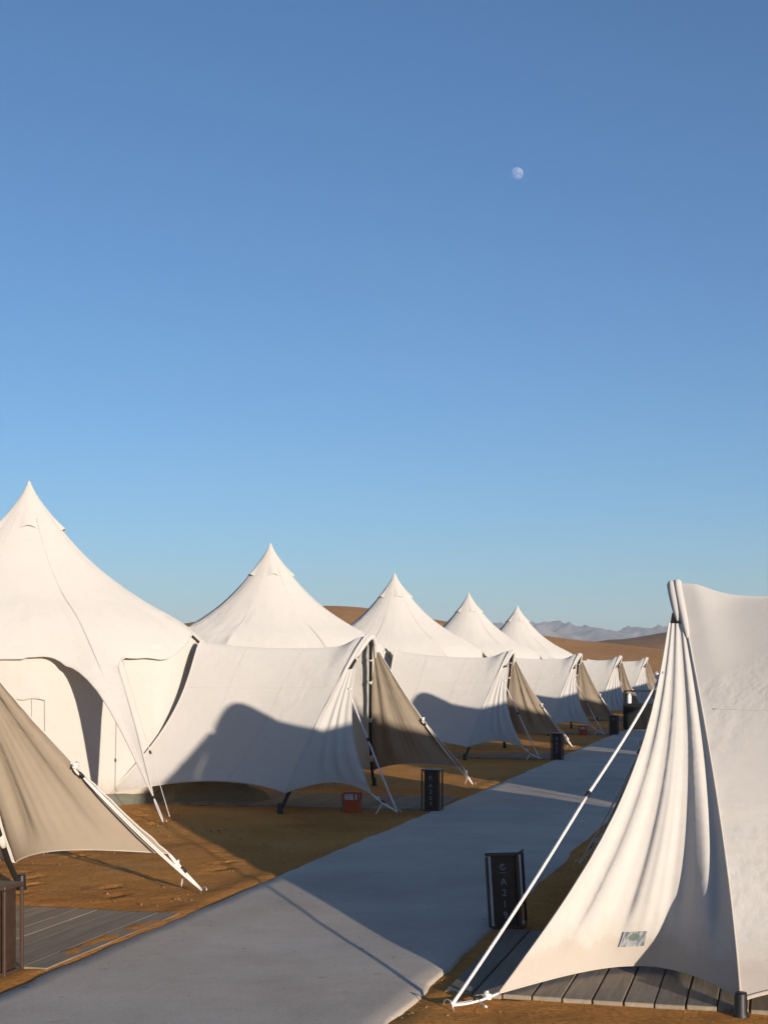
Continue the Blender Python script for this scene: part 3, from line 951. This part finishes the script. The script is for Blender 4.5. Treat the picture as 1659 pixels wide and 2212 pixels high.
    def knot(s, p, r=0.02, parent=None, name='knot'):
        p = np.array(p, float)
        mb = MB()
        L = []
        for i in range(15):
            a = i / 14 * 4 * math.pi
            L.append(p + np.array((r * math.cos(a), r * .8 * math.sin(a), -r + 2 * r * i / 14)))
        mb.tube(s.W(np.array(L)), r * .55, 6)
        return mb.build(name, 'rope_white', parent or s.root, True)
    def slider(s, p, d, parent=None):
        p = np.array(p, float); d = np.array(d, float); d = d / np.linalg.norm(d)
        mb = MB().tube(s.W(np.array([p - d * .028, p - d * .016, p + d * .016, p + d * .028])), [.008, .014, .014, .008], 8)
        return mb.build('rope_slider', 'black_plastic', parent or s.root, True)
    def ropes(s):
        for sg in (-1, 1):
            pg = s.near_peg if sg < 0 else s.far_peg
            big = 1.0
            s.peg(pg)
            P0 = np.array((pg[0], pg[1] + .0, 0.03))
            top = s.tops[sg]; tip = s.tips[sg]
            mid = top + (P0 - top) * (0.42 if sg < 0 else 0.07); mid[2] -= .02
            single = s.side == 'R' and sg < 0
            g = s.rope(top, mid)[0]
            s.slider(mid, P0 - top, g)
            s.rope(mid, P0, double=not single, r=0.006 if not single else 0.009)
            s.knot(top + np.array((0, -.03, -.02)), 0.018, g)
            k = tip + (P0 - tip) * 0.25
            s.knot(k, 0.016)
            s.slider(tip + (P0 - tip) * 0.45, P0 - tip)
            s.rope(tip, P0, double=True, sag=0.01, r=.007)
            # loose tail
            t0 = tip + (P0 - tip) * 0.45
            L = [t0 + np.array((-.02 * i * sg * -1 - .0, .012 * i, max(-t0[2] + .02, -.028 * i))) for i in range(6)]
            MB().tube(s.W(np.array(L)), .006, 6).build('rope_tail', 'rope_white', s.root, True)
        # the roof's arms
        for ph in (-45, 45, -90, 90, -135, 135, 180):
            r = (2.58 + (ARM_R[abs(ph)] - 2.58) * s.armk) * s.rs
            a = rad(ph)
            tip = np.array((s.ap[0] + r * math.sin(a), s.ap[1] - r * math.cos(a), float(s.zroof(r, ph))))
            r2 = r + 0.28
            pg = (s.ap[0] + r2 * math.sin(a), s.ap[1] - r2 * math.cos(a))
            s.peg(pg)
            s.rope(tip, (pg[0], pg[1], .03), double=True, sag=0.0, r=.006)
            s.slider(tip + np.array((0, 0, .0)), np.array((0.1, 0.1, -.2)))
            if abs(ph) <= 90:
                # thin storm lines from the scallop down beside the arm
                for dp in (9,):
                    a2 = rad(ph + (dp if ph < 0 else -dp)); rs = float(s.redge(ph + (dp if ph < 0 else -dp)))
                    st = np.array((s.ap[0] + rs * math.sin(a2), s.ap[1] - rs * math.cos(a2), float(s.zroof(rs, ph + (dp if ph < 0 else -dp)))))
                    e = np.array((s.ap[0] + (r - .15) * math.sin(rad(ph + (3 if ph < 0 else -3))), s.ap[1] - (r - .15) * math.cos(rad(ph + (3 if ph < 0 else -3))), .03))
                    g = s.rope(st, e, r=.004, sag=0)[0]
                    s.slider(st + (e - st) * .62, e - st, g)

ROWS_L = [7.55, 17.3, 27.0, 36.75, 46.5, 56.2]
LAB_L = ['tent cut off by the left edge, only its tan entrance wing in view',
         'largest white peaked tent at left, with scalloped skirt and pegged arms',
         'second white peaked tent from the left, behind the largest one',
         'third white peaked tent from the left, midway down the row',
         'fourth white peaked tent from the left, below the left end of the mountains',
         'farthest white tent of the left row, beside the distant dunes']
GL = 'white peaked tents lined up left of the path'
for i, (r, l) in enumerate(zip(ROWS_L, LAB_L)):
    Tent('bell_tent', r, -5.40 + (0.0, 0.0, .08, .12, .16, .2)[i], 'L', 11 + i, l, GL, fold=1.0, apb=4.27 + (.05, .06, .14, .19, .26, .33)[i], zp=2.05 - (0, 0, .08, .04, .02, 0)[i])
GR = 'white tents lined up right of the path'
RT = dict(aps=-0.8, apb=3.3, rs=0.72, ds=0.32, apex_z=2.75, armk=0.08, rc=0.14)     # right row's unseen roofs, made low and small to shape their shadows
for i in range(5):
    if i == 0:
        Tent('bell_tent', 9.39, -0.13, 'R', 31, 'big foreground tent at right with pleated entrance wing and sewn label patch', GR,
             zp=2.24, hw=2.50, ps=0.7, near_tip=(-2.44, -1.17, 0.04), far_tip=(2.3, -1.2, 0.3), near_peg=(-2.71, -1.35), far_peg=(2.4, -1.4),
             patch=True, fold=1.9, pb=0.49, zb=0.07, wtop=0.30, bow=0.2, bow_s=0.2, sup=0.0, sin_=0.75, **RT)
    else:
        Tent('bell_tent', 9.39 + 9.7 * i, -0.13, 'R', 31 + i, 'white tent of the right row hidden behind the foreground tent', GR,
             zp=2.2, hw=2.50, ps=0.7, near_tip=(-2.44, -1.17, 0.04), far_tip=(2.3, -1.2, 0.3), near_peg=(-2.71, -1.35), far_peg=(2.4, -1.4), pb=.49, bow_s=.2,
             zb=0.07, wtop=.3, sup=0.0, sin_=0.75, **RT)

# ---------------------------------------------------------------- bollards
def text_mesh(ch, size):
    cu = bpy.data.curves.new('t', 'FONT'); cu.body = ch; cu.size = size; cu.extrude = 0.0012
    cu.align_x = 'CENTER'; cu.align_y = 'CENTER'; cu.resolution_u = 3
    ob = bpy.data.objects.new('t', cu); COL.objects.link(ob)
    dg = bpy.context.evaluated_depsgraph_get()
    me = bpy.data.meshes.new_from_object(ob.evaluated_get(dg))
    bpy.data.objects.remove(ob, do_unlink=True)
    return me

def bollard(row, prp, chars, label, lean=(0, 0), logo=True, size=1.0):
    c = RP(row, prp)
    root = empty('bollard', tuple(c), label, 'bollard', 'numbered bollards along the path')
    ang = math.atan2(ROW[1], ROW[0]) - math.pi / 2
    root.rotation_euler = (lean[0], lean[1], ang)
    root.scale = (size,) * 3
    W_, D_, H_ = 0.215, 0.20, 0.485
    pn = MB().box((0, 0, H_ / 2), (W_ - 0.062, D_ - 0.058, H_ - 0.03), None, 0.004).build('panel', 'bronze', root)
    MB().box((0, 0, H_ - 0.008), (W_, D_, 0.022), None, 0.004).build('cap', 'bronze_post', root)
    MB().box((0, 0, 0.012), (W_ - .004, D_ - .004, 0.03), None, 0.003).build('base', 'bronze_post', root)
    for sx in (-1, 1):
        for sy in (-1, 1):
            MB().box((sx * (W_ / 2 - .009), sy * (D_ / 2 - .009), H_ / 2), (0.017, 0.017, H_ - 0.045), None, 0.002).build('post', 'bronze_post', root)
    # face that looks down the path
    yf = -(D_ - 0.058) / 2 - 0.0025
    R = Matrix.Rotation(rad(90), 4, 'X')
    zz = H_ - 0.09
    if logo:
        mb = MB()
        L = [(0.017 * math.cos(a), 0, 0.017 * math.sin(a)) for a in np.linspace(0.9, 2 * math.pi - .2, 18)]
        mb.tube([(p[0], yf, zz + p[2]) for p in L], 0.0042, 6)
        mb.tube([(0.003 * math.cos(a), yf, zz + .007 * math.sin(a)) for a in np.linspace(0, math.pi, 5)], 0.003, 6)
        mb.build('emblem', 'letter_grey', pn, True)
        mb = MB()
        for i in range(7):
            mb.box((-.021 + i * .007, yf, zz - .036), (.004, .002, .004))
        mb.build('emblem_caption', 'letter_grey', pn)
    z = zz - 0.095
    for ch in chars:
        me = text_mesh(ch, 0.062)
        o = link('letter', me, 'letter_grey', pn, False)
        o.matrix_local = Matrix.Translation((0, yf + .0005, z)) @ R
        z -= 0.07
    return root
bollard(6.86, -4.03, '', 'brown bollard cut off by the left edge of the picture')
# worn stickers on the side of the left bollard are part of it
bollard(15.93, -3.76, 'A227', 'dark bollard marked A227 beside the tan wing of the largest left tent')
bollard(25.35, -3.69, 'A22', 'dark slim bollard, third along the left edge of the path')
bollard(35.3, -3.74, '', 'farthest dark bollard on the left, beside the black cabinet')
bollard(8.93, -1.61, 'A219', 'dark bollard marked A219 behind the foreground guy rope', lean=(0, -0.06))

# ---------------------------------------------------------------- red fire boxes
def fire_box(row, prp, label):
    c = RP(row, prp)
    root = empty('fire_box', tuple(c), label, 'box', 'red fire boxes by the boardwalks')
    root.rotation_euler = (0, 0, math.atan2(ROW[1], ROW[0]) - math.pi / 2)
    root.scale = (.85, .85, .85)
    MB().box((0, 0, .085), (.21, .16, .17), None, .006).build('base', 'red_paint', root)
    for sx in (-1, 1):
        for sy in (-1, 1):
            MB().box((sx * .096, sy * .071, .21), (.016, .016, .09), None, .002).build('post', 'red_paint', root)
    MB().box((.045, -.075, .21), (.022, .006, .088)).build('mullion', 'red_paint', root)
    MB().box((0, 0, .262), (.215, .165, .022), None, .004).build('lid', 'red_paint', root)
    MB().box((0, -.066, .21), (.176, .004, .088)).build('front_pane', 'frost_panel', root)
    MB().box((0, .066, .21), (.176, .004, .088)).build('back_pane', 'frost_panel', root)
    MB().lathe([(.035, 0), (.038, .01), (.038, .05), (.03, .06), (.012, .07), (.012, .08)], (-.03, 0, .172), 14).build('canister', 'steel', root, True)
    L = [(-.11, -.08, .26), (-.125, -.085, .23), (-.118, -.08, .2), (-.115, -.085, .1), (-.13, -.1, .01)]
    MB().tube(L, .007, 6).build('cable', 'black_plastic', root, True)
fire_box(15.62, -4.62, 'red fire box with pale panes under the nearest full canopy')
fire_box(35.0, -4.45, 'small far red fire box by the last bollard on the left')

# ---------------------------------------------------------------- black cabinet down the path
def cabinet():
    c = RP(38.5, -3.35)
    root = empty('cabinet', tuple(c), 'black cabinet with open frame on top at far end of path', 'cabinet')
    root.rotation_euler = (0, 0, math.atan2(ROW[1], ROW[0]) - math.pi / 2)
    MB().box((0, 0, .37), (.92, .5, .66), None, .01).build('body', 'cabinet_black', root)
    MB().box((0, 0, .02), (.86, .46, .06)).build('plinth', 'cabinet_black', root)
    for sx in (-1, 1):
        for sy in (-1, 1):
            MB().box((sx * .44, sy * .23, .86), (.035, .035, .32)).build('post', 'cabinet_black', root)
    for sy in (-1, 1):
        MB().box((0, sy * .23, 1.035), (.915, .035, .03)).build('top_rail', 'cabinet_black', root)
    MB().lathe([(.05, 0), (.055, .02), (.055, .2), (.03, .24), (.02, .27)], (-.32, 0, .70), 12).build('canister', 'white_plastic', root, True)
cabinet()

# ---------------------------------------------------------------- tarpaulin heap under the nearest canopy
def tarp():
    c = RP(16.55, -6.75)
    n, m = 60, 26
    u = np.linspace(-1, 1, n); v = np.linspace(-1, 1, m)
    U, V = np.meshgrid(u, v, indexing='ij')
    X = U * 0.75; Y = V * 0.32
    env = np.clip(1 - np.abs(V) ** 3, 0, 1) * np.clip(1 - np.abs(U) ** 6, 0, 1)
    Z = env * (0.10 + 0.16 * fbm(U * 2.6, V * 1.6, 51, 4) + 0.05 * np.sin(V * 9 + U * 3))
    ang = math.atan2(PRP[1], PRP[0])
    ca, sa = math.cos(ang), math.sin(ang)
    P = np.stack([c[0] + X * ca - Y * sa, c[1] + X * sa + Y * ca, Z - .005], -1)
    o = link('tarpaulin', grid_mesh(P), 'tarp_grey')
    tag(o, 'crumpled olive grey tarpaulin heaped under the nearest canopy', 'tarpaulin')
tarp()

# ---------------------------------------------------------------- loose stones
def gravel():
    rg = random.Random(77)
    mb = MB()
    for k in range(1500):
        r0 = 5.5 + 16 * rg.random() ** 1.6
        p0 = rg.choice([rg.uniform(-9, -3.8), rg.uniform(-9, -3.8), rg.uniform(-1.7, 3)]) if k % 6 else rg.gauss(-3.85, .12) if k % 12 else rg.gauss(-1.6, .1)
        c = RP(r0, p0, -0.004)
        r = 0.005 + 0.012 * rg.random() ** 3
        ph = rg.uniform(0, 6)
        vs_ = []
        for i in range(5):
            a = ph + i * 2 * math.pi / 5
            q = r * rg.uniform(.7, 1.25)
            vs_.append((c[0] + q * math.cos(a), c[1] + q * math.sin(a), c[2] + r * .15))
        vs_ += [(c[0] + r * .2, c[1], c[2] + r * rg.uniform(.7, 1.1)), (c[0], c[1], c[2] - r)]
        mb.add(vs_, [(i, (i + 1) % 5, 5) for i in range(5)] + [((i + 1) % 5, i, 6) for i in range(5)])
    tag(mb.build('gravel', 'stone'), 'small loose stones scattered over the sand', 'gravel', kind='stuff')
gravel()

# ---------------------------------------------------------------- moon
def moon():
    d = 9000.0
    p = up(2035 / 3024 * 1659, 685 / 4033 * 2212, d)
    r = d * 50 / 5600 / 2
    n, k = 48, 24
    th = np.linspace(0, 2 * np.pi, n + 1)[:-1]; ph = np.linspace(-np.pi / 2 + .01, np.pi / 2 - .01, k)
    TH, PH = np.meshgrid(th, ph, indexing='ij')
    P = np.stack([r * np.cos(PH) * np.cos(TH), r * np.cos(PH) * np.sin(TH), r * np.sin(PH)], -1)
    o = link('moon', grid_mesh(P, closed_u=True), 'moon_rock')
    o.location = p
    tag(o, 'pale gibbous daytime moon high in the blue sky', 'moon')
moon()

# ---------------------------------------------------------------- haze
def haze():
    me = MB().box((0, 1000, 57), (9000, 4400, 120)).mesh()
    m, t, out = newmat('air')
    v = t.nodes.new('ShaderNodeVolumePrincipled')
    v.inputs['Density'].default_value = 0.00028
    v.inputs['Color'].default_value = (0.74, 0.86, 1.0, 1)
    t.links.new(v.outputs[0], out.inputs['Volume'])
    o = link('haze', me, 'air', None, False)
    o.display_type = 'WIRE'
    tag(o, kind='stuff')
haze()
